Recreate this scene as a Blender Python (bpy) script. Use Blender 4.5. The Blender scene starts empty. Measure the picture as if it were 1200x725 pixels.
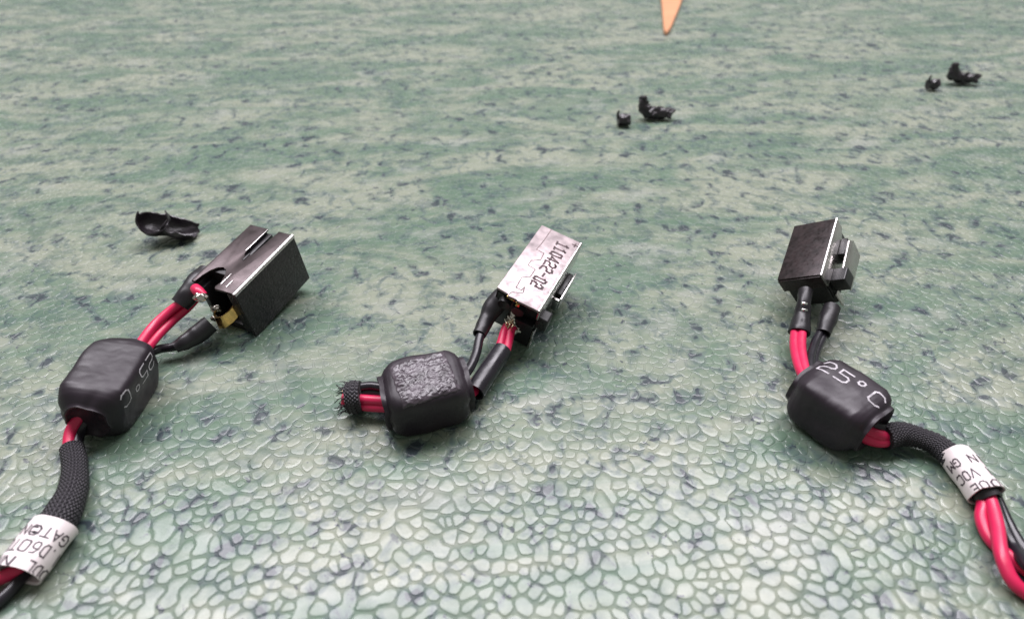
import bpy, bmesh, math, random
import numpy as np
from mathutils import Vector, Matrix, Euler, noise
from mathutils.geometry import delaunay_2d_cdt

random.seed(7); np.random.seed(7)
R = math.radians
MM = 0.001                       # all modelling below is in millimetres
sc = bpy.context.scene
COL = sc.collection

# ------------------------------------------------------------------ camera
PITCH, FPX, CAMZ = R(38), 757.0, 71.7
cd = bpy.data.cameras.new('camera'); cam = bpy.data.objects.new('camera', cd); COL.objects.link(cam)
cam.location = (0, 0, CAMZ*MM); cam.rotation_euler = (R(90) - PITCH, 0, 0)
cd.sensor_width = 36; cd.lens = 36*FPX/1200; cd.clip_start = 0.005; cd.clip_end = 20
cd.dof.use_dof = True; cd.dof.focus_distance = 0.104; cd.dof.aperture_fstop = 24
sc.camera = cam

# ------------------------------------------------------------------ room light
w = bpy.data.worlds.new('World'); sc.world = w; w.use_nodes = True
wn = w.node_tree.nodes; wn['Background'].inputs[0].default_value = (0.89, 0.90, 0.85, 1)
wn['Background'].inputs[1].default_value = 0.285
def lamp(name, loc, target, sx, sy, power, col):
    l = bpy.data.lights.new(name, 'AREA'); l.shape = 'RECTANGLE'; l.size = sx; l.size_y = sy
    l.energy = power; l.color = col
    o = bpy.data.objects.new(name, l); COL.objects.link(o); o.location = loc
    o.rotation_euler = (Vector(target) - Vector(loc)).to_track_quat('-Z', 'Y').to_euler()
    return o
lamp('ceiling_lamp', (-0.05, 0.66, 1.25), (0, 0.09, 0), 2.0, 0.54, 47, (0.98, 0.935, 1.0))
sc.view_settings.view_transform = 'Standard'; sc.view_settings.look = 'None'
sc.view_settings.exposure = 0.0; sc.view_settings.gamma = 1.0

# ------------------------------------------------------------------ helpers
CP, SP = math.cos(PITCH), math.sin(PITCH)
def P(px, py, z=0.0):
    """point of the place (mm) at height z that the photograph shows at px, py"""
    a = (px - 600)/FPX; b = (362.5 - py)/FPX
    v = Vector((a, CP + b*SP, -SP + b*CP)); t = (z - CAMZ)/v.z
    return Vector((0, 0, CAMZ)) + v*t

def nn(nt, typ, **kw):
    n = nt.nodes.new(typ)
    for k, v in kw.items(): setattr(n, k, v)
    return n
def mat(name, col, rough=0.5, metal=0.0, spec=0.5, bump=0.0, bscale=400.0, var=0.0, vscale=150.0, rvar=0.0, coat=0.0, detail=4):
    """principled material with procedural colour mottling, gloss variation and fine relief (scales per metre)"""
    m = bpy.data.materials.new(name); m.use_nodes = True; nt = m.node_tree
    b = nt.nodes['Principled BSDF']; L = nt.links
    b.inputs['Base Color'].default_value = (*col, 1); b.inputs['Roughness'].default_value = rough
    b.inputs['Metallic'].default_value = metal; b.inputs['Specular IOR Level'].default_value = spec
    b.inputs['Coat Weight'].default_value = coat
    tc = nn(nt, 'ShaderNodeNewGeometry')
    if var:
        n = nn(nt, 'ShaderNodeTexNoise'); n.inputs['Scale'].default_value = vscale; n.inputs['Detail'].default_value = 5
        L.new(tc.outputs['Position'], n.inputs['Vector'])
        mx = nn(nt, 'ShaderNodeMix', data_type='RGBA')
        mr = nn(nt, 'ShaderNodeMapRange'); mr.inputs['From Min'].default_value = .3; mr.inputs['From Max'].default_value = .7
        L.new(n.outputs['Fac'], mr.inputs['Value']); L.new(mr.outputs[0], mx.inputs['Factor'])
        mx.inputs['A'].default_value = (*[c*(1-var) for c in col], 1); mx.inputs['B'].default_value = (*[min(1, c*(1+var)) for c in col], 1)
        L.new(mx.outputs['Result'], b.inputs['Base Color'])
    if rvar:
        n = nn(nt, 'ShaderNodeTexNoise'); n.inputs['Scale'].default_value = vscale*2.3; n.inputs['Detail'].default_value = 6
        L.new(tc.outputs['Position'], n.inputs['Vector'])
        mr = nn(nt, 'ShaderNodeMapRange'); mr.inputs['From Min'].default_value = .3; mr.inputs['From Max'].default_value = .7
        mr.inputs['To Min'].default_value = max(.03, rough-rvar); mr.inputs['To Max'].default_value = min(1, rough+rvar)
        L.new(n.outputs['Fac'], mr.inputs['Value']); L.new(mr.outputs[0], b.inputs['Roughness'])
    if bump:
        n = nn(nt, 'ShaderNodeTexNoise'); n.inputs['Scale'].default_value = bscale; n.inputs['Detail'].default_value = detail
        L.new(tc.outputs['Position'], n.inputs['Vector'])
        bp = nn(nt, 'ShaderNodeBump'); bp.inputs['Strength'].default_value = 1; bp.inputs['Distance'].default_value = bump*MM
        L.new(n.outputs['Fac'], bp.inputs['Height']); L.new(bp.outputs[0], b.inputs['Normal'])
    return m

M = {}
M['red'] = mat('crimson_wire_insulation', (0.62, 0.016, 0.085), .38, bump=.03, bscale=500, var=.10, vscale=200, rvar=.08)
M['blackwire'] = mat('black_wire_insulation', (0.014, 0.012, 0.017), .30, bump=.03, bscale=500, rvar=.08)
M['shrink'] = mat('black_heat_shrink', (0.018, 0.012, 0.018), .47, spec=.45, bump=.10, bscale=230, var=.25, vscale=120, rvar=.10)
M['sleeve_s'] = mat('black_shrink_sleeve', (0.013, 0.011, 0.014), .42, bump=.06, bscale=380, rvar=.1)
M['residue'] = mat('glossy_glue_residue', (0.060, 0.047, 0.058), .33, spec=.6, bump=.12, bscale=600, var=.5, vscale=500, rvar=.14, detail=6)
M['plastic'] = mat('black_plastic', (0.012, 0.011, 0.013), .42, bump=.02, bscale=900, rvar=.1)
M['crackle'] = mat('black_crackle_finish', (0.016, 0.013, 0.015), .40, bump=.16, bscale=2200, var=.6, vscale=1400, rvar=.2, detail=2)
M['bronze'] = mat('dark_bronze_metal', (0.065, 0.052, 0.053), .38, metal=.8, bump=.012, bscale=700, var=.25, vscale=200, rvar=.1)
M['steel'] = mat('tinned_steel', (0.66, 0.63, 0.62), .30, metal=1, bump=.02, bscale=500, var=.15, vscale=220, rvar=.10)
M['dullsteel'] = mat('dull_tinned_steel', (0.36, 0.305, 0.31), .50, metal=.7, bump=.03, bscale=600, var=.38, vscale=420, rvar=.12)
M['gold'] = mat('gold_plated_contact', (0.74, 0.46, 0.17), .22, metal=1, bump=.05, bscale=600, var=.3, vscale=400, rvar=.1)
M['solder'] = mat('solder', (0.62, 0.58, 0.52), .28, metal=1, bump=.2, bscale=900, var=.3, vscale=500, rvar=.12)
M['copper'] = mat('frayed_tinned_copper', (0.62, 0.48, 0.32), .35, metal=1, var=.3, vscale=600)
M['ink_dark'] = mat('brown_stamp_ink', (0.085, 0.05, 0.055), .6, var=.55, vscale=1400)
M['ink_black'] = mat('black_print_ink', (0.05, 0.035, 0.045), .6, var=.5, vscale=1500)
M['ink_white'] = mat('grey_print_ink', (0.50, 0.47, 0.50), .5, var=.35, vscale=1400)
M['seam'] = mat('dark_seam', (0.16, 0.12, 0.12), .6, metal=.4, var=.5, vscale=500)
M['paper'] = mat('white_label_film', (0.78, 0.70, 0.70), .48, bump=.06, bscale=350, var=.05, vscale=300)
M['scrap'] = mat('scrap_heat_shrink', (0.022, 0.017, 0.022), .38, spec=.6, bump=.25, bscale=700, var=.4, vscale=400, rvar=.12, detail=6)
M['cap'] = mat('dark_brown_cap', (0.030, 0.021, 0.022), .36, metal=.3, bump=.02, bscale=900, var=.5, vscale=700, rvar=.12)
M['orange'] = mat('orange_plastic', (0.60, 0.29, 0.15), .5, bump=.05, bscale=200, var=.12, vscale=60)
M['glint'] = mat('white_glint_metal', (0.85, 0.82, 0.80), .25, metal=1)  # bright metal standing in for highlights on the black sleeve

def braid():
    m = bpy.data.materials.new('woven_black_sleeve'); m.use_nodes = True; nt = m.node_tree; L = nt.links
    b = nt.nodes['Principled BSDF']; b.inputs['Roughness'].default_value = .55
    uv = nn(nt, 'ShaderNodeUVMap'); sep = nn(nt, 'ShaderNodeSeparateXYZ'); L.new(uv.outputs[0], sep.inputs[0])
    def wave(src, k, ph=0):
        mu = nn(nt, 'ShaderNodeMath', operation='MULTIPLY_ADD'); mu.inputs[1].default_value = k; mu.inputs[2].default_value = ph
        L.new(src, mu.inputs[0]); s = nn(nt, 'ShaderNodeMath', operation='SINE'); L.new(mu.outputs[0], s.inputs[0]); return s.outputs[0]
    a = wave(sep.outputs[0], 26*2*math.pi); c = wave(sep.outputs[1], 2*math.pi/0.62)
    mul = nn(nt, 'ShaderNodeMath', operation='MULTIPLY'); L.new(a, mul.inputs[0]); L.new(c, mul.inputs[1])
    bp = nn(nt, 'ShaderNodeBump'); bp.inputs['Strength'].default_value = 1; bp.inputs['Distance'].default_value = .09*MM
    L.new(mul.outputs[0], bp.inputs['Height']); L.new(bp.outputs[0], b.inputs['Normal'])
    mr = nn(nt, 'ShaderNodeMapRange'); mr.inputs['From Min'].default_value = .55; mr.inputs['From Max'].default_value = 1
    L.new(mul.outputs[0], mr.inputs['Value'])
    mx = nn(nt, 'ShaderNodeMix', data_type='RGBA'); mx.inputs['A'].default_value = (.012, .010, .014, 1); mx.inputs['B'].default_value = (.10, .085, .105, 1)
    L.new(mr.outputs[0], mx.inputs['Factor']); L.new(mx.outputs['Result'], b.inputs['Base Color'])
    return m
M['braid'] = braid()

def laminate(name, relief):
    """printed green marble laminate; the relief copy is greyed over the print"""
    m = bpy.data.materials.new(name); m.use_nodes = True; nt = m.node_tree; L = nt.links
    b = nt.nodes['Principled BSDF']
    g = nn(nt, 'ShaderNodeNewGeometry')
    def mapped(sx, sy, rot=0, off=0):
        mp = nn(nt, 'ShaderNodeMapping'); mp.vector_type = 'TEXTURE'
        mp.inputs['Scale'].default_value = (sx*MM, sy*MM, 1); mp.inputs['Rotation'].default_value = (0, 0, R(rot))
        mp.inputs['Location'].default_value = (off, off*.7, 0)
        L.new(g.outputs['Position'], mp.inputs['Vector']); return mp.outputs[0]
    def nz(vec, scale=1, detail=4, rough=.55, dist=0):
        n = nn(nt, 'ShaderNodeTexNoise'); n.inputs['Scale'].default_value = scale; n.inputs['Detail'].default_value = detail
        n.inputs['Roughness'].default_value = rough; n.inputs['Distortion'].default_value = dist
        L.new(vec, n.inputs['Vector']); return n.outputs['Fac']
    def rng(src, a, c, lo=0, hi=1):
        mr = nn(nt, 'ShaderNodeMapRange'); mr.interpolation_type = 'SMOOTHSTEP'
        for k, v in (('From Min', a), ('From Max', c), ('To Min', lo), ('To Max', hi)): mr.inputs[k].default_value = v
        L.new(src, mr.inputs['Value']); return mr.outputs[0]
    def mixc(f, a, c):
        mx = nn(nt, 'ShaderNodeMix', data_type='RGBA'); L.new(f, mx.inputs['Factor'])
        for k, v in (('A', a), ('B', c)):
            if isinstance(v, tuple): mx.inputs[k].default_value = (*v, 1)
            else: L.new(v, mx.inputs[k])
        return mx.outputs['Result']
    def mul(a, c):
        mm = nn(nt, 'ShaderNodeMath', operation='MULTIPLY'); L.new(a, mm.inputs[0])
        if isinstance(c, (int, float)): mm.inputs[1].default_value = c
        else: L.new(c, mm.inputs[1])
        return mm.outputs[0]
    streak = nz(mapped(46, 17, 7), 1, 5, .62, 1.1)
    patch = nz(mapped(9, 6, 0, .31), 1, 5, .62, .3)
    c = mixc(rng(streak, .38, .62), (0.252, 0.276, 0.212), (0.110, 0.170, 0.120))
    c = mixc(mul(rng(patch, .46, .70), .75), c, (0.076, 0.124, 0.094))
    pale = nz(mapped(14, 8, 3, .77), 1, 4, .6)
    c = mixc(mul(rng(pale, .52, .72), .7), c, (0.280, 0.298, 0.262))
    clus = nz(mapped(30, 12, 4, .13), 1, 3)
    spot = nz(mapped(3.3, 3.6, 0, .91), 1, 3, .55, .6)
    c = mixc(mul(mul(rng(spot, .47, .61), rng(clus, .28, .55)), .65), c, (0.066, 0.102, 0.104))
    c = mixc(mul(mul(rng(spot, .605, .655), rng(clus, .32, .50)), .80), c, (0.026, 0.033, 0.047))
    fleck = nz(mapped(1.7, 1.5, 0, .21), 1, 3, .6, .8)
    c = mixc(mul(rng(fleck, .655, .70), .8), c, (0.035, 0.042, 0.062))
    if relief: c = mixc(rng(nz(mapped(1.5, 1.5, 0, .4)), .3, .7, .05, .25), c, (0.10, 0.115, 0.105))  # groove copy mixed unevenly towards a dark grey
    L.new(c, b.inputs['Base Color'])
    rn = nz(mapped(3, 3, 0, .2), 1, 5)
    L.new(rng(rn, .3, .7, .20 if not relief else .50, .31 if not relief else .62), b.inputs['Roughness'])
    b.inputs['Specular IOR Level'].default_value = .46 if not relief else .40
    fine = nz(mapped(.55, .55), 1, 4, .6)
    bp = nn(nt, 'ShaderNodeBump'); bp.inputs['Strength'].default_value = 1; bp.inputs['Distance'].default_value = (.012 if not relief else .05)*MM
    L.new(fine, bp.inputs['Height'])
    L.new(bp.outputs[0], b.inputs['Normal'])
    return m
M['lam'] = laminate('green_marbled_laminate', False)
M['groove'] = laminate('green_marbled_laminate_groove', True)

class B:
    """mesh collector in mm, world coordinates"""
    def __init__(s): s.v = []; s.f = []; s.uv = {}
    def tube(s, pts, rad, seg=14, cap=True, step=.35, rip=0.0, ripp=.62, flat=1.0, jit=0.0, uvw=True, smooth=True):
        pts = [Vector(p) for p in pts]
        rads = rad if isinstance(rad, (list, tuple)) else [rad]*len(pts)
        C, Rr = [], []
        if len(pts) == 2 or not smooth:
            for i in range(len(pts)-1):
                n = max(2, int((pts[i+1]-pts[i]).length/step))
                for k in range(n): C.append(pts[i].lerp(pts[i+1], k/n)); Rr.append(rads[i]+(rads[i+1]-rads[i])*k/n)
            C.append(pts[-1]); Rr.append(rads[-1])
        else:
            q = [pts[0]*2-pts[1]] + pts + [pts[-1]*2-pts[-2]]
            for i in range(len(pts)-1):
                p0, p1, p2, p3 = q[i:i+4]; n = max(2, int((p2-p1).length/step))
                for k in range(n):
                    t = k/n
                    C.append(.5*((2*p1)+(p2-p0)*t+(2*p0-5*p1+4*p2-p3)*t*t+(3*p1-p0-3*p2+p3)*t*t*t))
                    Rr.append(rads[i]+(rads[i+1]-rads[i])*(3*t*t-2*t*t*t))
            C.append(pts[-1]); Rr.append(rads[-1])
        base = len(s.v); l = 0; ls = []
        for i, c in enumerate(C):
            if i: l += (C[i]-C[i-1]).length
            ls.append(l)
            t = (C[min(i+1, len(C)-1)]-C[max(i-1, 0)]).normalized()
            sd = t.cross(Vector((0, 0, 1)))
            sd = sd.normalized() if sd.length > 1e-3 else Vector((1, 0, 0))
            up = sd.cross(t)
            for k in range(seg):
                a = 2*math.pi*k/seg; r = Rr[i]
                if rip: r += rip*math.sin(2*math.pi*l/ripp)
                if jit: r *= 1 + jit*noise.noise(Vector((c.x*.9+math.cos(a)*2, c.y*.9, c.z+math.sin(a)*2)))
                s.v.append(c + sd*(math.cos(a)*r) + up*(math.sin(a)*r*flat))
        for i in range(len(C)-1):
            for k in range(seg):
                k2 = (k+1) % seg
                s.f.append((base+i*seg+k, base+i*seg+k2, base+(i+1)*seg+k2, base+(i+1)*seg+k))
                s.uv[len(s.f)-1] = [(k/seg, ls[i]), ((k+1)/seg, ls[i]), ((k+1)/seg, ls[i+1]), (k/seg, ls[i+1])]
        if cap:
            s.f.append(tuple(base+k for k in range(seg))[::-1]); n = base+(len(C)-1)*seg
            s.f.append(tuple(n+k for k in range(seg)))
        return C
    def grid(s, rows, closed=False):
        base = len(s.v); n = len(rows[0])
        for r in rows: s.v += [Vector(p) for p in r]
        for i in range(len(rows)-1):
            for k in range(n if closed else n-1):
                k2 = (k+1) % n
                s.f.append((base+i*n+k, base+i*n+k2, base+(i+1)*n+k2, base+(i+1)*n+k))
    def blob(s, c, rx, ry, rz, amp=.25, seed=0, n=14):
        rows = []
        for i in range(n+1):
            th = math.pi*i/n; row = []
            for k in range(n*2):
                a = math.pi*k/n; d = Vector((math.sin(th)*math.cos(a), math.sin(th)*math.sin(a), math.cos(th)))
                q = 1 + amp*noise.noise(d*1.7+Vector((seed, 0, 0)))
                row.append(Vector(c)+Vector((d.x*rx*q, d.y*ry*q, d.z*rz*q)))
            rows.append(row)
        s.grid(rows, True)
    def build(s, name, m, parent=None, base=None, smooth=True, auto=None):
        base = base if base is not None else (Vector(parent['_b']) if parent is not None and '_b' in parent else Vector((0, 0, 0)))
        me = bpy.data.meshes.new(name)
        me.from_pydata([tuple((Vector(v)-base)*MM) for v in s.v], [], s.f)
        if s.uv:
            u = me.uv_layers.new(name='UVMap')
            for p in me.polygons:
                q = s.uv.get(p.index)
                if q:
                    for li, c in zip(p.loop_indices, q): u.data[li].uv = c
        if smooth: me.polygons.foreach_set('use_smooth', [True]*len(me.polygons))
        if auto: me.set_sharp_from_angle(angle=R(auto))
        me.validate(); me.materials.append(M[m])
        return link(name, me, parent)

def link(name, me, parent):
    o = bpy.data.objects.new(name, me); COL.objects.link(o)
    if parent is not None: o.parent = parent
    return o
def root_of(o):
    while o.parent is not None: o = o.parent
    return o
def base_of(parent):
    return Vector(BASE[root_of(parent).name]) if parent is not None else Vector((0, 0, 0))
BASE = {}
def thing(name, base, label, cat, group=None):
    o = bpy.data.objects.new(name, None); COL.objects.link(o); o.empty_display_size = .004
    o.location = Vector(base)*MM; BASE[o.name] = tuple(base)
    o['label'] = label; o['category'] = cat
    if group: o['group'] = group
    return o
def part(b, name, m, parent, **k): return b.build(name, m, parent, base=base_of(parent), **k)

def frame(q):
    """local jack frame from position (mm), rotation (deg)"""
    return Matrix.Translation(Vector(q[:3])) @ Euler([R(a) for a in q[3:6]]).to_matrix().to_4x4()
def solid(name, m, parent, T, boxes=(), plates=(), bevel=.12, seg=2):
    """boxes: (lo, hi) ; plates: (outline xy, z0, z1, optional axis map) joined into ONE part, edges rounded"""
    bm = bmesh.new()
    for lo, hi in boxes:
        c = [(a+b)/2 for a, b in zip(lo, hi)]; d = [b-a for a, b in zip(lo, hi)]
        bmesh.ops.create_cube(bm, size=1, matrix=Matrix.Translation(c) @ Matrix.Diagonal((*d, 1)))
    for pl in plates:
        out, z0, z1 = pl[:3]; mp = pl[3] if len(pl) > 3 else (lambda x, y, z: (x, y, z))
        f = bm.faces.new([bm.verts.new(mp(x, y, z0)) for x, y in out])
        r = bmesh.ops.extrude_face_region(bm, geom=[f])
        d = Vector(mp(0, 0, z1)) - Vector(mp(0, 0, z0))
        bmesh.ops.translate(bm, verts=[v for v in r['geom'] if isinstance(v, bmesh.types.BMVert)], vec=d)
    bmesh.ops.recalc_face_normals(bm, faces=bm.faces)
    if bevel:
        bmesh.ops.bevel(bm, geom=[e for e in bm.edges], offset=bevel, segments=seg, affect='EDGES', clamp_overlap=True, profile=.6)
    base = base_of(parent)
    bm.transform(Matrix.Scale(MM, 4) @ Matrix.Translation(-base) @ T)
    me = bpy.data.meshes.new(name); bm.to_mesh(me); bm.free()
    me.polygons.foreach_set('use_smooth', [True]*len(me.polygons)); me.set_sharp_from_angle(angle=R(38))
    me.materials.append(M[m]); return link(name, me, parent)

# stroke lettering -------------------------------------------------
G = {
 '0': [[(.1,.2),(.1,1.2),(.25,1.4),(.75,1.4),(.9,1.2),(.9,.2),(.75,0),(.25,0),(.1,.2)]],
 'O': [[(.05,.3),(.05,1.1),(.3,1.4),(.7,1.4),(.95,1.1),(.95,.3),(.7,0),(.3,0),(.05,.3)]],
 '1': [[(.2,1.1),(.5,1.4),(.5,0)],[(.2,0),(.8,0)]],
 '2': [[(.05,1.15),(.25,1.4),(.75,1.4),(.95,1.15),(.95,.85),(.75,.68),(.25,.62),(.05,.45),(.05,0),(.95,0)]],
 '4': [[(.7,0),(.7,1.4),(.05,.4),(.95,.4)]],
 '5': [[(.95,1.4),(.05,1.4),(.05,.8),(.75,.8),(.95,.6),(.95,.2),(.75,0),(.05,0)]],
 '6': [[(.9,1.4),(.4,1.3),(.1,.8),(.1,.2),(.3,0),(.7,0),(.9,.2),(.9,.6),(.7,.8),(.1,.75)]],
 '°': [[(.15,1.0),(.15,1.25),(.28,1.4),(.47,1.4),(.6,1.25),(.6,1.0),(.47,.85),(.28,.85),(.15,1.0)]],
 'C': [[(.95,1.2),(.75,1.4),(.25,1.4),(.05,1.2),(.05,.2),(.25,0),(.75,0),(.95,.2)]],
 'G': [[(.95,1.2),(.7,1.4),(.3,1.4),(.05,1.1),(.05,.3),(.3,0),(.7,0),(.95,.25),(.95,.65),(.55,.65)]],
 'A': [[(0,0),(.5,1.4),(1,0)],[(.2,.5),(.8,.5)]],
 'T': [[(0,1.4),(1,1.4)],[(.5,1.4),(.5,0)]],
 'N': [[(.05,0),(.05,1.4),(.95,0),(.95,1.4)]],
 'M': [[(.0,0),(.0,1.4),(.5,.6),(1,1.4),(1,0)]],
 'I': [[(.5,0),(.5,1.4)]], '.': [[(.45,0),(.55,.12)]], '-': [[(.1,.7),(.9,.7)]],
 'D': [[(.05,0),(.05,1.4),(.6,1.4),(.95,1.05),(.95,.35),(.6,0),(.05,0)]],
 'L': [[(.1,1.4),(.1,0),(.9,0)]], 'V': [[(0,1.4),(.5,0),(1,1.4)]],
 'E': [[(.9,1.4),(.1,1.4),(.1,0),(.9,0)],[(.1,.72),(.75,.72)]], ' ': [],
}
def lettering(b, text, w, h, pitch, th, fn, u0=0.0, v0=0.0, wob=0.0):
    """ink strokes laid on a surface fn(u, v) (mm)"""
    for i, ch in enumerate(text):
        for pl in G[ch]:
            for (x0, y0), (x1, y1) in zip(pl, pl[1:]):
                a = Vector((u0+i*pitch+x0*w, v0+y0/1.4*h)); c = Vector((u0+i*pitch+x1*w, v0+y1/1.4*h))
                if wob:
                    a += Vector((random.uniform(-wob, wob), random.uniform(-wob, wob))); c += Vector((random.uniform(-wob, wob), random.uniform(-wob, wob)))
                d = c-a
                if d.length < 1e-6: continue
                d.normalize(); a -= d*th*.45; c += d*th*.45; nrm = Vector((-d.y, d.x))*th/2
                n = max(1, int((c-a).length/.35))
                rows = [[fn(*(a.lerp(c, k/n)+nrm)), fn(*(a.lerp(c, k/n)-nrm))] for k in range(n+1)]
                b.grid(rows)

# ------------------------------------------------------------------ the table top
table = bpy.data.objects.new('tabletop', None); COL.objects.link(table); table['kind'] = 'structure'
BASE[table.name] = (0, 0, 0)
table['label'] = 'green marbled laminate tabletop with embossed pebble relief'
tb = bpy.data.meshes.new('tabletop_sheet')
X0, X1, Y0, Y1 = -650, 650, -260, 760
tb.from_pydata([((x)*MM, y*MM, z*MM) for z in (-28, 0) for x, y in ((X0, Y0), (X1, Y0), (X1, Y1), (X0, Y1))], [],
               [(3, 2, 1, 0), (4, 5, 6, 7), (0, 1, 5, 4), (1, 2, 6, 5), (2, 3, 7, 6), (3, 0, 4, 7)])
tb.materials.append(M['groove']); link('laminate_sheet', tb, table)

def make_cells():
    ymin, ymax = 20.0, 350.0
    half = lambda y: (600/FPX)*(y*CP + CAMZ*SP)*1.16 + 10
    pts = []; p = 1.90; row = 0; y = ymin-4
    rs = np.random.RandomState(3)
    while y < ymax+4:
        hw = half(y)+4; n = int(2*hw/p)
        for i in range(n+1):
            x = -hw + i*p + (row % 2)*p*.5
            big = noise.noise(Vector((x*.05, y*.05, 3.1)))
            if rs.rand() < .10+.10*big: continue
            pts.append((x + rs.uniform(-.5, .5)*p, y + rs.uniform(-.5, .5)*p))
            if rs.rand() < .10: pts.append((x + rs.uniform(-.5, .5)*p, y + rs.uniform(-.5, .5)*p))
        y += p*.87; row += 1
    V, E_, F_, *_ = delaunay_2d_cdt([Vector(q) for q in pts], [], [], 0, 1e-5)
    acc = np.zeros((len(V), 3)); V0 = np.array([(v.x, v.y) for v in V])
    for f in F_:
        for k in range(3): acc[f[k], :2] += V0[f[(k+1) % 3]]+V0[f[(k+2) % 3]]; acc[f[k], 2] += 2
    ctr = acc[:, :2]/np.maximum(acc[:, 2:], 1); V1 = V0*.62+ctr*.38
    V, E_, F_, *_ = delaunay_2d_cdt([Vector(q) for q in V1], [], [], 0, 1e-5)
    V = np.array([(v.x, v.y) for v in V]); F = np.array([f for f in F_ if len(f) == 3])
    a, b_, c = V[F[:, 0]], V[F[:, 1]], V[F[:, 2]]
    d = 2*(a[:, 0]*(b_[:, 1]-c[:, 1])+b_[:, 0]*(c[:, 1]-a[:, 1])+c[:, 0]*(a[:, 1]-b_[:, 1]))
    d[np.abs(d) < 1e-9] = 1e-9
    aa, bb, cc = (a**2).sum(1), (b_**2).sum(1), (c**2).sum(1)
    U = np.stack([(aa*(b_[:, 1]-c[:, 1])+bb*(c[:, 1]-a[:, 1])+cc*(a[:, 1]-b_[:, 1]))/d,
                  (aa*(c[:, 0]-b_[:, 0])+bb*(a[:, 0]-c[:, 0])+cc*(b_[:, 0]-a[:, 0]))/d], 1)
    inc = [[] for _ in range(len(V))]
    for ti, f in enumerate(F):
        for k in f: inc[k].append(ti)
    loops = {}
    for i, ts in enumerate(inc):
        if len(ts) < 3: continue
        q = U[ts]-V[i]
        if np.abs(q).max() > 5: continue
        cen = F[ts]; g = V[cen].mean(1)-V[i]
        loops[i] = [ts[k] for k in np.argsort(np.arctan2(g[:, 1], g[:, 0]))]
    # join some neighbours into longer pebbles
    used = set()
    for f in F[rs.permutation(len(F))[:int(len(F)*.12)]]:
        i, j = int(f[0]), int(f[1])
        if i in used or j in used or i not in loops or j not in loops: continue
        A, Bq = loops[i], loops[j]; ok = False
        for k in range(len(A)):
            t1, t2 = A[k], A[(k+1) % len(A)]
            for m in range(len(Bq)):
                if Bq[m] == t2 and Bq[(m+1) % len(Bq)] == t1:
                    a2 = [A[(k+1+s) % len(A)] for s in range(len(A))]          # t2 ... t1
                    b2 = [Bq[(m+1+s) % len(Bq)] for s in range(len(Bq))]       # t1 ... t2
                    q = U[a2 + b2[1:-1]]; q = q-q.mean(0); q2 = np.roll(q, -1, 0); ok = True
                    if (q[:, 0]*q2[:, 1]-q[:, 1]*q2[:, 0]).min() > .12: loops[i] = a2 + b2[1:-1]; del loops[j]
                    break
            if ok: break
        used.add(i); used.add(j)
    cells = []
    for i, lp in loops.items():
        Q = U[lp]; keep = [Q[0]]
        for q in Q[1:]:
            if np.hypot(*(q-keep[-1])) > .30: keep.append(q)
        if len(keep) > 3 and np.hypot(*(keep[0]-keep[-1])) < .30: keep.pop()
        if len(keep) < 3: continue
        Q = np.array(keep); cen = Q.mean(0)
        if cen[1] < ymin or cen[1] > ymax: continue
        e = np.roll(Q, -1, 0)-Q; ln = np.hypot(e[:, 0], e[:, 1])[:, None]; e = e/ln
        nrm = np.stack([-e[:, 1], e[:, 0]], 1); n0 = np.roll(nrm, 1, 0)
        bis = nrm+n0; bis /= np.maximum(.55, (bis*nrm).sum(1))[:, None]
        g = .03 + .06*rs.rand()
        def area(q): return .5*np.sum(q[:, 0]*np.roll(q[:, 1], -1)-np.roll(q[:, 0], -1)*q[:, 1])
        O = Q + bis*g
        if (((np.roll(O, -1, 0)-O)*e).sum(1) < .02).any(): O = cen+(Q-cen)*.86
        oc = O-cen; on = np.roll(oc, -1, 0)
        if (oc[:, 0]*on[:, 1]-oc[:, 1]*on[:, 0]).min() <= 0: O = cen+(Q-cen)*.86
        if area(O) < .22: continue
        far = cen[1] > 140
        for _ in range(1 if far else 2):
            nx = np.roll(O, -1, 0); O = np.stack([O*.79+nx*.21, O*.21+nx*.79], 1).reshape(-1, 2)
        O = O + rs.uniform(-.035, .035, O.shape)*(0 if far else 1)
        cells.append((O, O.mean(0), math.sqrt(area(O)), rs.rand()))
    return cells
def cell_mesh(cells):
    v, f = [], []
    for O, cen, size, rr in cells:
        n = len(O); b = len(v); h = .045 + .025*rr
        ins = min(.24, .24/size)
        tx, ty = (rr*37 % 1-.5)*.03, (rr*91 % 1-.5)*.03            # every pebble lies a trace out of level
        for s, z in ((1.0, -.02), (1-ins*.4, h*.70), (1-ins, h*1.0), (.5, h*1.02)):
            for q in O:
                p = cen+(q-cen)*s; v.append((p[0]*MM, p[1]*MM, (z+(p[0]-cen[0])*tx+(p[1]-cen[1])*ty)*MM))
        for r in range(3):
            for k in range(n):
                k2 = (k+1) % n; f.append((b+r*n+k, b+r*n+k2, b+(r+1)*n+k2, b+(r+1)*n+k))
        f.append(tuple(b+3*n+k for k in range(n)))
    me = bpy.data.meshes.new('embossed_pebble'); me.from_pydata(v, [], f)
    me.polygons.foreach_set('use_smooth', [True]*len(me.polygons)); me.materials.append(M['lam']); return me
cells = make_cells()
def apparent(c):
    (x, y) = c[1]; d = y*CP + CAMZ*SP
    u, vv = 600+FPX*x/d, 362.5-FPX*((y*SP)-CAMZ*CP)/d
    return c[2]/d if (5 < u < 1195 and 5 < vv < 720) else 0
cells.sort(key=apparent, reverse=True)
for c in cells[:300]: link('embossed_pebble', cell_mesh([c]), table)
rest = link('embossed_pebbles', cell_mesh(cells[300:]), table); rest['kind'] = 'stuff'

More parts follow.
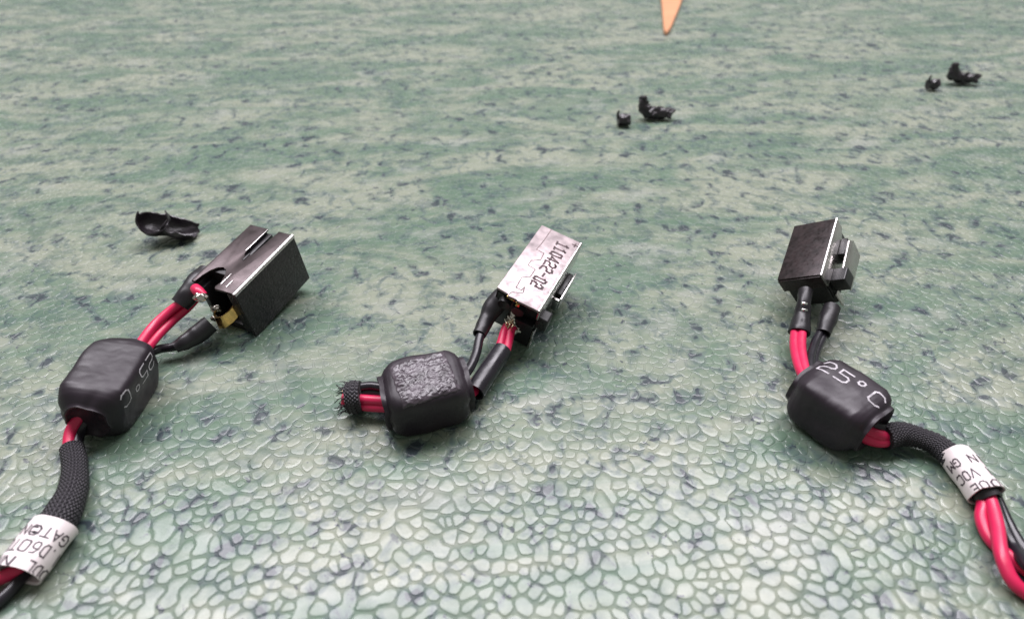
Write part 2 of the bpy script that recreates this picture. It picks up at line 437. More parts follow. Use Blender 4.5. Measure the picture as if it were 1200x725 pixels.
# ------------------------------------------------------------------ shared builders
def bead(parent, c, p0, p1, L, W, H, roll=0.0, seed=0, lip=.60):
    """heat-shrink covered ferrite: rounded block, tube ends drawn in round the wires. returns surface function"""
    c = Vector(c); ax = (Vector(p1)-Vector(p0)).normalized()
    sd = ax.cross(Vector((0, 0, 1))).normalized(); up = sd.cross(ax)
    rm = Matrix.Rotation(R(roll), 3, ax); sd = rm @ sd; up = rm @ up
    prof = [(-.90, .30, 2.2), (-.93, .50, 2.4), (-1.0, lip*.97, 2.6), (-1.0, lip+.03, 2.7), (-.965, lip+.03, 2.8), (-.90, .76, 3.2), (-.82, .885, 3.8), (-.72, .955, 4.4),
            (-.6, .985, 6), (-.3, 1.0, 6.5), (0, 1.0, 6.5), (.3, 1.0, 6.5), (.6, .985, 6), (.72, .955, 4.4), (.82, .885, 3.8), (.90, .76, 3.2),
            (.965, lip+.03, 2.8), (1.0, lip+.03, 2.7), (1.0, lip*.97, 2.6), (.93, .50, 2.4), (.90, .30, 2.2)]
    def sect(s, r, e, a, off=0.0):
        ca, sa = math.cos(a), math.sin(a)
        rad = (abs(ca)**e+abs(sa)**e)**(-1/e); x = ca*rad; z = sa*rad
        nv = noise.noise(Vector((s*1.6+seed, math.cos(a)*1.3, math.sin(a)*1.3)))
        e_ = max(0, abs(s)-.62)/.38
        q = 1 + (.05 + .05*e_)*nv + .03*e_*math.sin(a*7+seed+3*nv) + .012*abs(noise.noise(Vector((s*5+seed, math.cos(a)*3.1, math.sin(a)*3.1))))
        ss = s*(1 + .035*noise.noise(Vector((seed+9, math.cos(a)*1.5, math.sin(a)*1.5+s))))
        return c + ax*(ss*L/2) + sd*(x*r*q*W/2 + off*ca) + up*(z*r*q*H/2 + off*sa)
    def at(s, a, off=0.0):
        s = max(-.96, min(.96, s))
        for (s0, r0, e0), (s1, r1, e1) in zip(prof[4:-4], prof[5:-4]):
            if s0 <= s <= s1:
                t = (s-s0)/(s1-s0); return sect(s, r0+(r1-r0)*t, e0+(e1-e0)*t, a, off)
        return sect(s, .9, 4, a, off)
    b = B(); N = 144; rows = []
    dense = []
    for (s0, r0, e0), (s1, r1, e1) in zip(prof, prof[1:]):
        n = max(1, int(abs(s1-s0)/.03))
        for k in range(n): t = k/n; dense.append((s0+(s1-s0)*t, r0+(r1-r0)*t, e0+(e1-e0)*t))
    dense.append(prof[-1])
    for s, r, e in dense: rows.append([sect(s, r, e, 2*math.pi*k/N) for k in range(N)])
    b.grid(rows, True); n0 = len(b.v)-N
    b.f.append(tuple(n0+k for k in range(N))); b.f.append(tuple(range(N))[::-1])
    o = part(b, 'ferrite_cover', 'shrink', parent, auto=60)
    # arc-length table round the waist, from the side (angle 0) over the top
    tab = [(k*math.pi/180*.5) for k in range(721)]; arc = [0.0]
    for k in range(1, 721): arc.append(arc[-1]+(at(0, tab[k])-at(0, tab[k-1])).length)
    def wrap(u, v, off=.055):
        """u mm along the axis, v mm round from the top"""
        top = arc[180]; q = (top+v) % arc[720]
        a = float(np.interp(q, arc, tab)); return at(u/(L/2), a, off)
    return o, at, wrap

def wire(parent, pts, r=.68, m='red', name='wire', **k):
    b = B(); b.tube([P(*p) for p in pts], r, seg=14, **k); return part(b, name, m, parent, auto=50)
def sleeve(parent, pts, rads):
    b = B(); b.tube([P(*p) for p in pts], rads, seg=32, step=.10, rip=.055, ripp=.62, jit=.03); return part(b, 'woven_sleeve', 'braid', parent, auto=60)
def shrink_tube(parent, pts, rads, name='shrink_sleeve', m='sleeve_s', jit=.06):
    """open ended tube: outside, rim, inside"""
    b = B(); pp = [P(*p) if not isinstance(p, Vector) else p for p in pts]
    C = b.tube(pp, rads, seg=22, cap=False, jit=jit, step=.25)
    rr = rads if isinstance(rads, (list, tuple)) else [rads]*len(pp)
    d0 = (C[1]-C[0]).normalized(); d1 = (C[-1]-C[-2]).normalized()
    n0 = 0; n1 = len(b.v)-22
    for ring, c, dd in ((n0, C[0], d0), (n1, C[-1], -d1)):
        o = len(b.v); b.v += [c+(b.v[ring+k]-c)*.80 for k in range(22)]
        i2 = len(b.v); b.v += [c+(b.v[ring+k]-c)*.78+dd*1.2 for k in range(22)]
        for k in range(22):
            k2 = (k+1) % 22; b.f.append((ring+k, ring+k2, o+k2, o+k)); b.f.append((o+k, o+k2, i2+k2, i2+k))
        b.f.append(tuple(i2+k for k in range(22)))
    return part(b, name, m, parent, auto=50)
def tag(parent, p0, p1, a0, a1, h, lines, seed=0, start=0.0):
    """printed label wrapped round the cable"""
    p0, p1 = P(*p0), P(*p1); ax = (p1-p0).normalized(); L = (p1-p0).length
    sd = ax.cross(Vector((0, 0, 1))).normalized(); up = sd.cross(ax)
    def sect(t, a, off=0.0):
        aw = a0+(a1-a0)*t; q = 1+.07*noise.noise(Vector((t*2.2+seed, math.cos(a)*1.4, math.sin(a)*1.4)))
        ca, sa = math.cos(a), math.sin(a)
        lean = .25*noise.noise(Vector((math.cos(a)*1.1+seed, math.sin(a), 5)))*(1 if t > .5 else -1)*abs(t-.5)*2
        return p0+ax*(t*L+lean)+sd*((aw*q+off)*math.copysign(abs(ca)**.85, ca))+up*((h*q+off)*math.copysign(abs(sa)**.85, sa))
    b = B(); N = 48; rows = []
    rows.append([sect(.04, 2*math.pi*k/N, -.22) for k in range(N)])
    rows.append([sect(0, 2*math.pi*k/N, -.15) for k in range(N)])
    for i in range(15): rows.append([sect(i/14, 2*math.pi*k/N) for k in range(N)])
    rows.append([sect(1, 2*math.pi*k/N, -.15) for k in range(N)]); rows.append([sect(.96, 2*math.pi*k/N, -.22) for k in range(N)])
    b.grid(rows, True)
    t = part(b, 'label_tag', 'paper', parent, auto=55)
    r = (a0+a1)/2*.5+h*.5
    k = B()
    for j, (txt, cw, ch, v, u) in enumerate(lines):
        lettering(k, txt, cw, ch, cw*1.32, .17, lambda uu, vv: sect(min(1, max(0, vv/L)), start-uu/r, .045), u, v, wob=.03)
    part(k, 'lettering', 'ink_black', t, smooth=False)
    return t

# ================================================================== cable with the dark shelled jack (bare gold contact)
c1 = thing('power_jack_cable', P(131, 470, 0), 'power jack cable with dark bronze shell, open front and curled gold contact', 'cable', 'power jack cables on the tabletop')
T1 = frame((-44.9, 93.0, 1.2, 8.6, -0.2, -23.0))
solid('jack_housing', 'plastic', c1, T1, boxes=[((-4.35, -4.2, 0), (4.2, 1.4, 9.7)), ((-4.35, 1.4, 0), (-.85, 7.4, 9.7)), ((1.6, 1.4, 0), (4.2, 7.4, 9.7)), ((-.85, 1.4, 0), (1.6, 6.0, 5.5)), ((-4.35, -7.2, 0), (2.3, -4.2, 1.4)), ((-4.35, -7.2, 1.4), (-3.4, -4.2, 8.4))], bevel=.15)
solid('side_panel', 'crackle', c1, T1, boxes=[((4.2, -7.8, 0), (4.7, 7.8, 9.75)), ((2.3, -7.5, 0.4), (4.2, -4.25, 9.3))], bevel=.14)
def uv1(u, v): return (-4.7+9.4*u, -7.8+15.6*v)
arch = [(.08+.24*(1-math.cos(t)), .0+.30*math.sin(t)) for t in np.linspace(0, math.pi, 9)]
outl = [(.95, 0), (.97, 1), (.67, 1), (.61, .60), (.57, .545), (.49, .53), (.44, .57), (.415, 1), (0, 1), (0, .02), (.08, .02)] + arch[1:-1] + [(.55, .10), (.52, .03), (.56, 0)]
solid('shell_top', 'bronze', c1, T1, plates=[([uv1(u, v) for u, v in outl], 9.78, 10.2)], bevel=.09)
b = B(); b.tube([T1 @ Vector((4.35, -7.85, 9.86)), T1 @ Vector((4.40, 7.85, 9.86))], .40, seg=16, step=1)
part(b, 'folded_edge', 'steel', c1, auto=50)
solid('shell_wall', 'bronze', c1, T1, boxes=[((-4.75, -7.0, 2.0), (-4.4, 7.8, 9.76))], bevel=.08)
solid('spring_tongue', 'plastic', c1, T1, boxes=[((-.8, 1.3, 8.5), (.25, 7.3, 9.6))], bevel=.12)
for x0, y0, ln in ((.75, -6.6, 2.6), (2.1, -6.9, 1.7)):
    solid('raised_rib', 'steel', c1, T1, boxes=[((x0, y0, 10.15), (x0+.16, y0+ln, 10.30))], bevel=.05)
solid('raised_rib', 'steel', c1, T1, boxes=[((-.78, 1.6, 10.14), (-.62, 7.6, 10.28))], bevel=.05)
solid('dimple', 'plastic', c1, T1, boxes=[((.25, -.6, 10.1), (.6, 1.2, 10.32))], bevel=.12)
# gold contact: strip bent to a U in the open front
b = B(); rows = []
path = [Vector((2.1, -5.0, 6.4)), Vector((2.0, -6.8, 6.2)), Vector((1.7, -8.3, 5.8)), Vector((.8, -9.3, 5.2)), Vector((-.5, -9.5, 4.7)), Vector((-1.6, -8.8, 4.5)), Vector((-2.1, -7.8, 4.5)), Vector((-2.2, -6.8, 4.6))]
dn = Vector((.12, -.2, -1))
for i, p in enumerate(path):
    t = (path[min(i+1, 7)]-path[max(0, i-1)]).normalized(); n = t.cross(dn).normalized()*.17; hgt = 2.1 if i < 6 else 1.4
    rows.append([T1 @ (p+n), T1 @ (p+n+dn*hgt), T1 @ (p-n+dn*hgt), T1 @ (p-n)])
b.grid(rows, True); b.f.append((0, 1, 2, 3)); b.f.append(tuple(len(b.v)-4+k for k in (3, 2, 1, 0)))
part(b, 'gold_contact', 'gold', c1, auto=50)
b = B(); b.blob(T1 @ Vector((-2.4, -7.6, 4.4)), 1.0, .7, .6, .5, 3); b.blob(T1 @ Vector((-1.3, -9.2, 3.9)), .8, .4, .5, .5, 8)
part(b, 'solder_joint', 'solder', c1)
o1, at1, wr1 = bead(c1, P(131, 451, 4.5), P(98, 500, 4), P(166, 402, 4.2), 14.2, 8.9, 9.0, roll=10, seed=2)
b = B(); lettering(b, '25°C', 1.9, 2.4, 2.5, .20, lambda u, v: wr1(-u, -v), -4.3, 4.7)
part(b, 'printed_rating', 'ink_white', o1, smooth=False)
wire(c1, [(150, 425, 5), (162, 406, 5.2), (178, 384, 5.4), (196, 367, 6.0), (214, 353, 7.0), (224, 343, 7.6)], .74)
wire(c1, [(155, 428, 4.2), (169, 412, 4.2), (186, 392, 4.2), (203, 375, 4.6), (219, 361, 5.6), (230, 349, 6.6)], .74)
wire(c1, [(158, 430, 3.0), (172, 416, 2.6), (186, 409, 2.2), (204, 406, 2.2), (224, 399, 2.8)], .72, 'blackwire')
shrink_tube(c1, [(211, 357, 6.4), (221, 345, 7.4), (231, 331, 8.2), (242, 319, 8.4)], [1.6, 1.75, 1.75, 1.5])
b = B(); b.tube([P(229, 338, 9.6), P(233, 342, 9.7), P(238, 347, 9.2)], [.85, .9, .8], seg=14); part(b, 'cut_wire_end', 'red', c1, auto=50)
b = B(); b.blob(P(235, 348, 9.4), 1.0, .75, .7, .5, 5); part(b, 'solder_joint', 'solder', c1)
shrink_tube(c1, [(205, 407, 2.4), (218, 400, 2.7), (232, 391, 3.0), (247, 379, 3.8)], [.95, 1.3, 1.6, 1.5])
wire(c1, [(104, 480, 4.4), (93, 488, 4.2), (83, 505, 3.2), (81, 524, 2.4), (85, 540, 2.0)], .78)
wire(c1, [(110, 484, 3.6), (101, 492, 3.2), (93, 508, 2.4), (90, 526, 2.0), (90, 540, 1.9)], .74, 'blackwire')
sleeve(c1, [(84.5, 525, 1.9), (88, 548, 1.9), (85, 575, 2.0), (73, 602, 2.1), (55, 627, 2.2), (40, 645, 2.2)], [1.45, 1.5, 1.75, 2.1, 2.15, 2.0])
wire(c1, [(40, 645, 2.3), (22, 665, 1.8), (5, 675, 1.4), (-14, 681, 1.2), (-45, 690, 1.1)], .82)
wire(c1, [(44, 650, 1.4), (28, 672, 1.0), (12, 692, .9), (-12, 712, .9), (-40, 730, .9)], .72, 'blackwire')
tag(c1, (66, 615, 2.4), (20, 673, 2.2), 2.75, 2.75, 2.05, [('GATON', .92, 1.15, 1.35, -3.0), ('I.D60T0', .82, 1.35, 3.2, -3.8), ('DDL NNE', .85, 1.2, 5.3, -3.6)], seed=1, start=R(112))

# ================================================================== cable with the silver stamped jack
c2 = thing('power_jack_cable', P(499, 490, 0), 'power jack cable with stamped silver shell and rough glue patch on its ferrite', 'cable', 'power jack cables on the tabletop')
T2 = frame((3.1, 91.2, 1.8, 5.3, 14.2, -23.6))
W2, L2, H2 = 8.0, 18.8, 9.7
def uv2(u, v): return (-W2/2+W2*u, -L2/2+L2*v)
solid('jack_housing', 'plastic', c2, T2, boxes=[((-3.7, -7.6, .2), (3.6, 9.0, 9.2)), ((-.2, -9.3, .2), (3.6, -7.6, 5.2)), ((-3.7, -8.6, 3.2), (-.2, -7.6, 8.6))], bevel=.18)
solid('shell_top', 'dullsteel', c2, T2, plates=[([uv2(u, v) for u, v in ((0, .03), (.26, .015), (.28, -.005), (.46, .0), (.5, -.01), (.955, -.01), (.955, 1), (0, 1))], 9.25, 9.7)], bevel=.10)
b = B(); b.tube([T2 @ Vector((3.68, -9.55, 9.42)), T2 @ Vector((3.68, 9.45, 9.42))], .32, seg=16, step=1); part(b, 'folded_edge', 'steel', c2, auto=50)
solid('shell_side', 'steel', c2, T2, plates=[([(-9.4, 9.3), (9.4, 9.3), (9.4, 6.9), (8.6, 5.4), (4.6, 4.6), (-1.0, 4.6), (-1.5, 6.3), (-7.4, 6.3), (-9.4, 7.4)], 3.65, 3.98, lambda y, z, x: (x, y, z))], bevel=.07)
solid('shell_wall', 'bronze', c2, T2, boxes=[((-4.05, -8.4, 5.5), (-3.75, 9.3, 9.6))], bevel=.07)
solid('latch_insert', 'plastic', c2, T2, boxes=[((4.0, -.2, 3.0), (4.9, 5.6, 5.6))], bevel=.15)
solid('side_lip', 'steel', c2, T2, boxes=[((4.95, -1.0, 2.6), (5.25, 6.4, 5.4)), ((4.0, -1.4, 2.6), (5.0, -.9, 5.2))], bevel=.08)
solid('locating_tab', 'plastic', c2, T2, boxes=[((3.6, -9.0, 5.0), (5.6, -6.6, 7.6))], bevel=.32, seg=3)
solid('tab_face', 'crackle', c2, T2, boxes=[((3.9, -9.06, 5.5), (5.0, -8.9, 7.0))], bevel=.04)
solid('solder_leg', 'steel', c2, T2, boxes=[((3.7, -9.3, -.6), (4.0, -7.9, 4.4))], bevel=.06)
for x, z in ((-2.3, 7.6), (.2, 7.4)):
    b = B(); b.tube([T2 @ Vector((x, -7.3, z)), T2 @ Vector((x+.25, -9.5, z-.3))], [1.15, 1.05], seg=20); part(b, 'contact_boss', 'plastic', c2, auto=45)
solid('brass_clip', 'gold', c2, T2, boxes=[((-1.9, -9.45, 9.0), (-.5, -9.1, 9.5)), ((-.2, -9.6, 8.4), (.5, -9.3, 9.3))], bevel=.08)
jig = [(.20, 1), (.20, .78), (.17, .62), (.34, .60), (.36, .52), (.22, .50), (.24, .40), (.46, .41), (.47, .30), (.30, .29), (.31, .20), (.52, .21), (.53, .12), (.30, .11), (.27, .02)]
jig = [(.24, 1), (.24, .80), (.22, .66), (.40, .655), (.42, .56), (.26, .50), (.26, .43), (.44, .42), (.44, .31), (.30, .26), (.32, .12), (.44, .12), (.46, .17), (.50, .10), (.30, .05), (.28, .01)]
b = B()
for (u0, v0), (u1, v1) in zip(jig, jig[1:]):
    a, c = Vector(uv2(u0, v0)), Vector(uv2(u1, v1)); d = (c-a).normalized(); n = Vector((-d.y, d.x))*.075; a -= d*.05; c += d*.05
    b.grid([[T2 @ Vector((*(a+n), 9.715)), T2 @ Vector((*(a-n), 9.715))], [T2 @ Vector((*(c+n), 9.715)), T2 @ Vector((*(c-n), 9.715))]])
part(b, 'jigsaw_seam', 'seam', c2, smooth=False)
b = B()
def on2(u, v):           # text runs from the back to the front, its tops towards the folded edge
    return T2 @ Vector((-.15+v*1.0, 7.2-u, 9.722))
lettering(b, '110422-02', 1.0, 2.0, 1.42, .36, on2, 0, .3, wob=.12)
for k in range(5): lettering(b, '.', .5, 1.0, 1, .16, lambda u, v: T2 @ Vector((-1.3+k*.62+v*.2, 8.3-k*.02-u*.3, 9.722)))
lettering(b, '-', 1.0, .8, 1, .28, lambda u, v: T2 @ Vector((2.6+v, 8.6-u, 9.722))); lettering(b, 'I', .8, 1.0, 1, .26, lambda u, v: T2 @ Vector((2.55+v, 8.5-u, 9.722)))
part(b, 'stamped_number', 'ink_dark', c2, smooth=False)
o2, at2, wr2 = bead(c2, P(499, 460, 4.2), P(448, 472, 4), P(548, 449, 4.2), 12.8, 9.6, 8.0, roll=6, seed=5, lip=.76)
b = B(); rows = []
for i in range(71):
    row = []
    for k in range(71):
        u, v = -4.3+8.4*i/70, -4.4+8.0*k/70
        edge = min(i, 70-i, k, 70-k)/6
        h = .05+min(1, edge)*(.16+0.22*abs(noise.noise(Vector((u*.6, v*.9, 1))))+.13*noise.noise(Vector((u*1.8, v*2.3, 4)))+.10*noise.noise(Vector((u*6, v*7, 2))))
        if edge <= 0: h = -.12
        jx = .18*noise.noise(Vector((u*2, v*2, 7))); row.append(wr2(u+jx-v*.10, v+u*.10+jx, h))
    rows.append(row)
b.grid(rows); part(b, 'glue_residue', 'residue', c2)
b = B()
for k in range(26):          # threads of the sleeve where it was cut
    a = random.uniform(0, 2*math.pi); c = P(408.5, 466, 2.8); p = c+Vector((0, math.cos(a)*2.2, math.sin(a)*2.2))
    b.tube([p, p+Vector((-random.uniform(.3, .7), random.uniform(-.3, .3), random.uniform(-.2, .2))), p+Vector((-random.uniform(.7, 1.5), random.uniform(-.7, .7), random.uniform(-.4, .3)))], .07, seg=5)
part(b, 'frayed_threads', 'sleeve_s', c2)
# heat-shrink sleeves and conductors
wire(c2, [(470, 462, 3.8), (446, 453.5, 4.0), (428, 452.5, 3.8), (402, 459, 3.6)], .70, 'blackwire')
wire(c2, [(470, 468, 3.0), (446, 461, 3.0), (428, 460, 2.9), (402, 465, 2.8)], .70, 'blackwire')
wire(c2, [(470, 470, 3.6), (448, 469, 3.4), (430, 468, 3.2), (402, 466, 3)], .72)
wire(c2, [(470, 477, 2.4), (449, 477, 2.4), (430, 476, 2.2), (402, 471, 2.2)], .72)
sleeve(c2, [(424, 464, 3.0), (416, 465, 2.9), (408, 466, 2.8)], [2.3, 2.5, 2.35])
for y, z in ((459, 3.6), (465, 2.8), (466, 3.0), (471, 2.2)):
    b = B(); b.tube([P(403, y, z), P(400.5, y+.3, z)], .34, seg=10); part(b, 'bare_core', 'copper', c2)
wire(c2, [(528, 455, 4.2), (541, 443, 4.2), (551, 430, 4.2), (558, 414, 4.4), (561.5, 398, 4.8), (566, 385, 5.3)], .74, 'blackwire')
shrink_tube(c2, [(561.5, 392, 5.0), (570, 375, 5.6), (578, 360, 6.6), (590, 349, 7.6), (598, 344, 8.0)], [1.1, 1.3, 1.7, 1.9, 1.8])
wire(c2, [(530, 465, 3.2), (546, 459, 2.6), (560, 442, 2.6), (575, 425, 3.0), (585, 408, 3.4), (591, 389, 4.0), (594, 382, 4.2)], .76)
wire(c2, [(532, 468, 2.6), (550, 463, 2.2), (565, 446, 2.2), (582, 428, 2.8), (593, 411, 3.2), (598, 390, 3.9), (600, 383, 4.2)], .74)
shrink_tube(c2, [(588.5, 410.5, 3.1), (572, 435, 2.8), (556, 459.5, 2.5)], [1.58, 1.58, 1.55], jit=.015, m='blackwire')
b = B()
for k in range(11):
    s = P(592+random.uniform(0, 8), 388+random.uniform(-2, 2), 4.0); e = P(598+random.uniform(-5, 9), 374+random.uniform(-3, 6), 5.0+random.uniform(-.8, .8)); mid = (s+e)/2+Vector((random.uniform(-.7, .7), random.uniform(-.6, .6), random.uniform(-.3, .7)))
    b.tube([s, mid, e], .13, seg=6)
part(b, 'frayed_strands', 'copper', c2)
b = B(); b.blob(P(600, 374, 5.2), 1.0, 1.0, .9, .6, 2); b.blob(P(605, 385, 3.6), .9, .8, .9, .7, 6); b.tube([P(600, 374, 5.4), T2 @ Vector((-.6, -8.0, 6.0))], .6, seg=10)
part(b, 'solder_joint', 'solder', c2)

# ================================================================== cable with the matt black capped jack
c3 = thing('power_jack_cable', P(983, 500, 0), 'power jack cable with matt black capped jack and 25°C facing up on its ferrite', 'cable', 'power jack cables on the tabletop')
T3 = frame((56.7, 95.3, 4.2, 23.2, -32.1, -39.9))
W3, L3, H3 = 7.7, 13.0, 8.2
solid('jack_housing', 'plastic', c3, T3, boxes=[((-3.6, -5.9, .1), (3.4, 6.3, 7.7)), ((-3.2, -6.4, 1.4), (3.2, -5.9, 6.6))], bevel=.18)
solid('shell_top', 'cap', c3, T3, boxes=[((-3.85, -6.5, 7.75), (3.62, 6.5, 8.2))], bevel=.12)
b = B(); b.tube([T3 @ Vector((3.62, -6.55, 7.95)), T3 @ Vector((3.62, 6.55, 7.95))], .27, seg=16, step=1); part(b, 'folded_edge', 'steel', c3, auto=50)
solid('shell_front', 'cap', c3, T3, boxes=[((-3.8, -6.75, 5.2), (3.5, -6.45, 7.9))], bevel=.08)
solid('shell_side', 'steel', c3, T3, plates=[([(-6.6, 7.85), (6.5, 7.85), (6.4, 6.0), (4.6, 5.0), (3.6, 2.0), (-2.6, 2.0), (-2.8, 4.8), (-5.2, 5.0), (-6.6, 5.3)], 3.5, 3.82, lambda y, z, x: (x, y, z))], bevel=.07)
solid('side_lip', 'steel', c3, T3, plates=[([(-2.4, 4.6), (3.8, 5.0), (5.0, 3.6), (4.4, .2), (-3.6, .2), (-3.4, 3.2)], 4.9, 5.2, lambda y, z, x: (x, y, z))], bevel=.07)
solid('latch_insert', 'plastic', c3, T3, boxes=[((3.85, .6, 2.6), (4.9, 4.3, 5.2))], bevel=.15)
solid('locating_tab', 'plastic', c3, T3, boxes=[((3.5, -5.4, 2.4), (6.2, -2.6, 5.2))], bevel=.22, seg=3)
solid('solder_leg', 'steel', c3, T3, boxes=[((3.6, -6.0, -.8), (3.9, -4.8, 2.3))], bevel=.06)
shrink_tube(c3, [(944, 341, 7.0), (942, 354, 6.4), (940, 368, 5.0), (936.5, 390, 3.4)], [1.15, 1.1, 1.3, 1.75], jit=.05)
for y in (355.5, 363):
    b = B(); b.tube([P(939.5, y-.5, 8.1-(y-355)*.12), P(946, y+.4, 8.0-(y-355)*.12)], .22, seg=8); part(b, 'glint_bar', 'glint', c3)  # white glints on the sleeve, put in as small bright bars
shrink_tube(c3, [(975, 360, 5.2), (970, 374, 4.4), (964.5, 391, 3.6)], [1.35, 1.45, 1.15])
wire(c3, [(933, 380, 3.6), (931, 404, 3.6), (936, 428, 3.9), (946, 448, 4.2), (958, 460, 4.2)], .76)
wire(c3, [(940.5, 380, 3.9), (939, 408, 4.0), (944, 434, 4.3), (953, 449, 4.6), (962, 460, 4.4)], .76)
wire(c3, [(965, 382, 3.6), (955, 402, 3.6), (950, 420, 3.9), (951, 438, 4.2), (960, 455, 4.2)], .68, 'blackwire')
wire(c3, [(969, 385, 3.2), (960, 404, 3.2), (955, 420, 3.4), (957, 438, 3.8), (966, 455, 3.8)], .68, 'blackwire')
o3, at3, wr3 = bead(c3, P(982, 474, 4.4), P(946, 448, 4.2), P(1026, 503, 3.8), 11.5, 9.9, 8.0, roll=0, seed=11, lip=.74)
wire(c3, [(1000, 492, 3.8), (1016, 504, 3.4), (1032, 510, 3.0), (1046, 510, 2.6)], .78)
wire(c3, [(996, 497, 2.9), (1010, 511, 2.6), (1030, 517.5, 2.2), (1046, 515, 2.2)], .78)
wire(c3, [(1008, 488, 4.0), (1022, 497, 3.8), (1038, 503, 3.3), (1050, 506, 2.8)], .68, 'blackwire')
sleeve(c3, [(1035.5, 512, 2.4), (1056, 508, 2.3), (1082, 514, 2.2), (1103, 524.5, 2.2), (1130, 549, 2.2)], [1.75, 1.7, 1.45, 1.55, 1.7])
tag(c3, (1117.5, 531.5, 2.35), (1156, 580, 2.2), 1.95, 2.25, 1.95, [('IN GM', .78, 1.1, 1.7, -2.6), ('N VOC', .78, 1.2, 3.7, -2.6), ('DOE', .9, 1.15, 5.7, -1.9)], seed=4, start=R(62))
shrink_tube(c3, [(1150, 571, 2.2), (1160, 585, 1.9)], [1.75, 1.6], name='sleeve_end')
wire(c3, [(1150, 572, 2.0), (1152, 591, 1.6), (1150.5, 608, 1.2), (1161, 632, .9), (1188, 656, .9), (1215, 676, .9), (1250, 700, .9)], .78)
wire(c3, [(1155, 572, 2.4), (1162, 590, 2.2), (1168.5, 615, 2.2), (1173.5, 649, 2.3), (1186, 679, 1.6), (1205, 696, 1.1), (1240, 716, .9)], .80)
wire(c3, [(1160, 572, 1.8), (1166, 588, 1.5), (1176, 616, 1.2), (1189, 642, 1.0), (1206, 664, 2.4), (1240, 690, 1.6)], .72, 'blackwire')
wire(c3, [(1163, 572, 1.2), (1170, 588, .9), (1182, 614, .8), (1196, 638, .8), (1216, 660, .8), (1246, 684, .8)], .70, 'blackwire')
b = B(); lettering(b, '25°C', 1.85, 2.5, 2.5, .26, lambda u, v: wr3(u, v), -4.7, -.2)
k3 = part(b, 'printed_rating', 'ink_white', o3, smooth=False)

# printed rating on the first ferrite, on the flank towards the camera
bpy.context.view_layer.update()

# ------------------------------------------------------------------ loose scraps of cut heat-shrink
def scrap_sheet(name, path, rads, a0, a1, label, seed, group=None, m='scrap'):
    """piece of slit tube: curved sheet with torn edges and real thickness"""
    pts = [P(*p) for p in path]; base = pts[0].copy(); base.z = 0
    q = [pts[0]*2-pts[1]]+pts+[pts[-1]*2-pts[-2]]; C = []; RR = []
    for i in range(len(pts)-1):
        p0, p1, p2, p3 = q[i:i+4]
        for k in range(12):
            t = k/12; C.append(.5*((2*p1)+(p2-p0)*t+(2*p0-5*p1+4*p2-p3)*t*t+(3*p1-p0-3*p2+p3)*t*t*t)); RR.append(rads[i]+(rads[i+1]-rads[i])*t)
    C.append(pts[-1]); RR.append(rads[-1]); n = len(C)
    def pt(i, k, off):
        t = (C[min(i+1, n-1)]-C[max(0, i-1)]).normalized(); sd = t.cross(Vector((0, 0, 1))).normalized(); up = sd.cross(t)
        f = i/(n-1)
        lo = a0[0]+(a0[1]-a0[0])*f+.35*noise.noise(Vector((f*7, seed, 0))); hi = a1[0]+(a1[1]-a1[0])*f+.35*noise.noise(Vector((f*7, seed+3, 0)))
        a = lo+(hi-lo)*k/24; r = RR[i]*(1+.22*noise.noise(Vector((f*4, math.cos(a)*1.2+seed, math.sin(a)*1.2))))+off
        jag = .6*noise.noise(Vector((a*2.1, seed+7, 0)))*(1 if i in (0, n-1) else 0)
        return C[i]+t*jag+sd*(math.cos(a)*r)+up*(math.sin(a)*r)
    b = B()
    outer = [[pt(i, k, .13) for k in range(25)] for i in range(n)]; inner = [[pt(i, k, -.13) for k in range(25)] for i in range(n)]
    rows = [o + i_[::-1] for o, i_ in zip(outer, inner)]; b.grid(rows, True); N = 50
    for e in (0, n-1):
        for k in range(24):
            s = e*N; b.f.append((s+k, s+k+1, s+N-2-k, s+N-1-k))
    zmin = min(v.z for v in b.v); b.v = [v-Vector((0, 0, zmin-.10)) for v in b.v]
    o = b.build(name, m, None, base=base, auto=55); o.location = base*MM
    o['label'] = label; o['category'] = 'scrap'
    if group: o['group'] = group
    return o
G_S = 'loose offcuts of heat shrink'
scrap_sheet('heat_shrink_scrap', [(180, 263, 4.6), (185, 265, 3.2), (196, 268, 2.2), (212, 271, 1.7), (229, 272, 1.5)], [2.9, 2.8, 2.4, 2.5, 2.1], (R(130), R(195)), (R(395), R(345)), 'curled black scrap of slit tubing lying behind the dark bronze jack', 1.3, G_S)
def chunk(px, py, s, label, seed):
    base = P(px, py, 0); t = bpy.data.objects.new('tubing_crumb', None)
    b = B(); b.tube([base+Vector((-1.6*s, 0, 1.5*s)), base+Vector((1.7*s, .3, 1.6*s))], [1.45*s, 1.6*s], seg=20, cap=True, jit=.35, step=.3)
    b.tube([base+Vector((-1.5*s, -.3, 2.0*s)), base+Vector((-1.9*s, -.3, 3.4*s)), base+Vector((-1.5*s, -.3, 4.3*s))], [.5*s, .4*s, .25*s], seg=8)
    zmin = min(v.z for v in b.v); b.v = [v-Vector((0, 0, zmin-.10)) for v in b.v]
    o = b.build('heat_shrink_crumb', 'scrap', None, base=base, auto=55); o.location = base*MM
    o['label'] = label; o['category'] = 'scrap'; o['group'] = G_S
chunk(730, 148, 1.0, 'stubby black crumb of tubing beyond the silver stamped jack', 1)
chunk(1090, 106, .98, 'stubby black crumb of tubing beyond the matt black capped jack', 5)
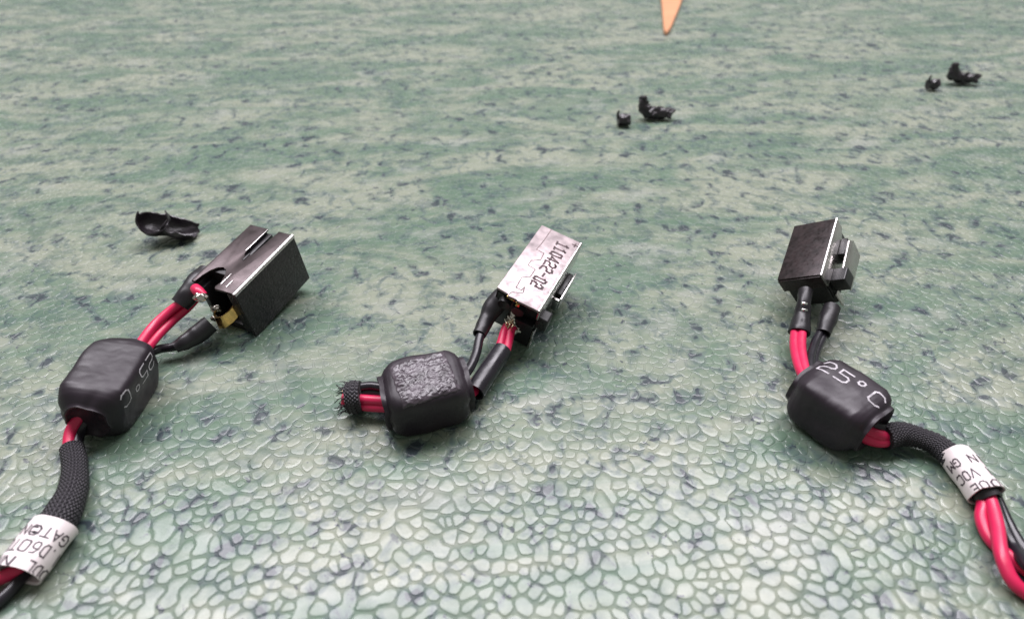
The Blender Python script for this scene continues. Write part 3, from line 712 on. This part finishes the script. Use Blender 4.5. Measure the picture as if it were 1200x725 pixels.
def curl(px, py, s, label, seed):
    base = P(px, py, 0); b = B(); V = lambda x, y, z: base+Vector((x*s, y*s, z*s))
    b.tube([V(-4.0, .2, 6.2), V(-3.9, .1, 4.6), V(-3.2, 0, 2.6), V(-1.2, 0, 1.7), V(1.6, -.2, 1.5), V(3.6, -.1, 1.7), V(5.6, .1, 2.3)], [.9*s, 1.2*s, 1.7*s, 1.75*s, 1.6*s, 1.3*s, .45*s], seg=22, jit=.45, step=.25)
    b.tube([V(2.6, -.6, 1.6), V(3.8, -1.4, .9), V(4.2, -1.6, .4)], [.9*s, .7*s, .3*s], seg=12, jit=.4, step=.25)
    zmin = min(v.z for v in b.v); b.v = [v-Vector((0, 0, zmin-.10)) for v in b.v]
    o = b.build('heat_shrink_scrap', 'scrap', None, base=base, auto=55); o.location = base*MM
    o['label'] = label; o['category'] = 'scrap'; o['group'] = G_S
curl(767, 140, 1.0, 'bent black strip of tubing lying beyond the silver stamped jack', 2.2)
curl(1125, 99, 1.0, 'bent black strip of tubing lying beyond the matt black capped jack', 5.1)

# ------------------------------------------------------------------ orange tip at the far edge of the picture
tip = [P(805, -14), P(795, 14), P(785, 38), P(781, 43), P(777.5, 40), P(776, 20), P(773, -14), P(770, -60), P(826, -60)]
base = P(785, 0)
bm = bmesh.new(); f = bm.faces.new([bm.verts.new(((p-base)*MM)) for p in tip])
r = bmesh.ops.extrude_face_region(bm, geom=[f]); bmesh.ops.translate(bm, verts=[v for v in r['geom'] if isinstance(v, bmesh.types.BMVert)], vec=(0, 0, 1.6*MM))
bmesh.ops.recalc_face_normals(bm, faces=bm.faces); bmesh.ops.bevel(bm, geom=list(bm.edges), offset=.3*MM, segments=2, affect='EDGES')
bmesh.ops.translate(bm, verts=bm.verts, vec=(0, 0, .12*MM))
me = bpy.data.meshes.new('orange_pry_tip'); bm.to_mesh(me); bm.free(); me.materials.append(M['orange'])
o = link('orange_pry_tip', me, None); o.location = base*MM
o['label'] = 'orange pointed tip reaching in at the far edge of the table'; o['category'] = 'orange tip'
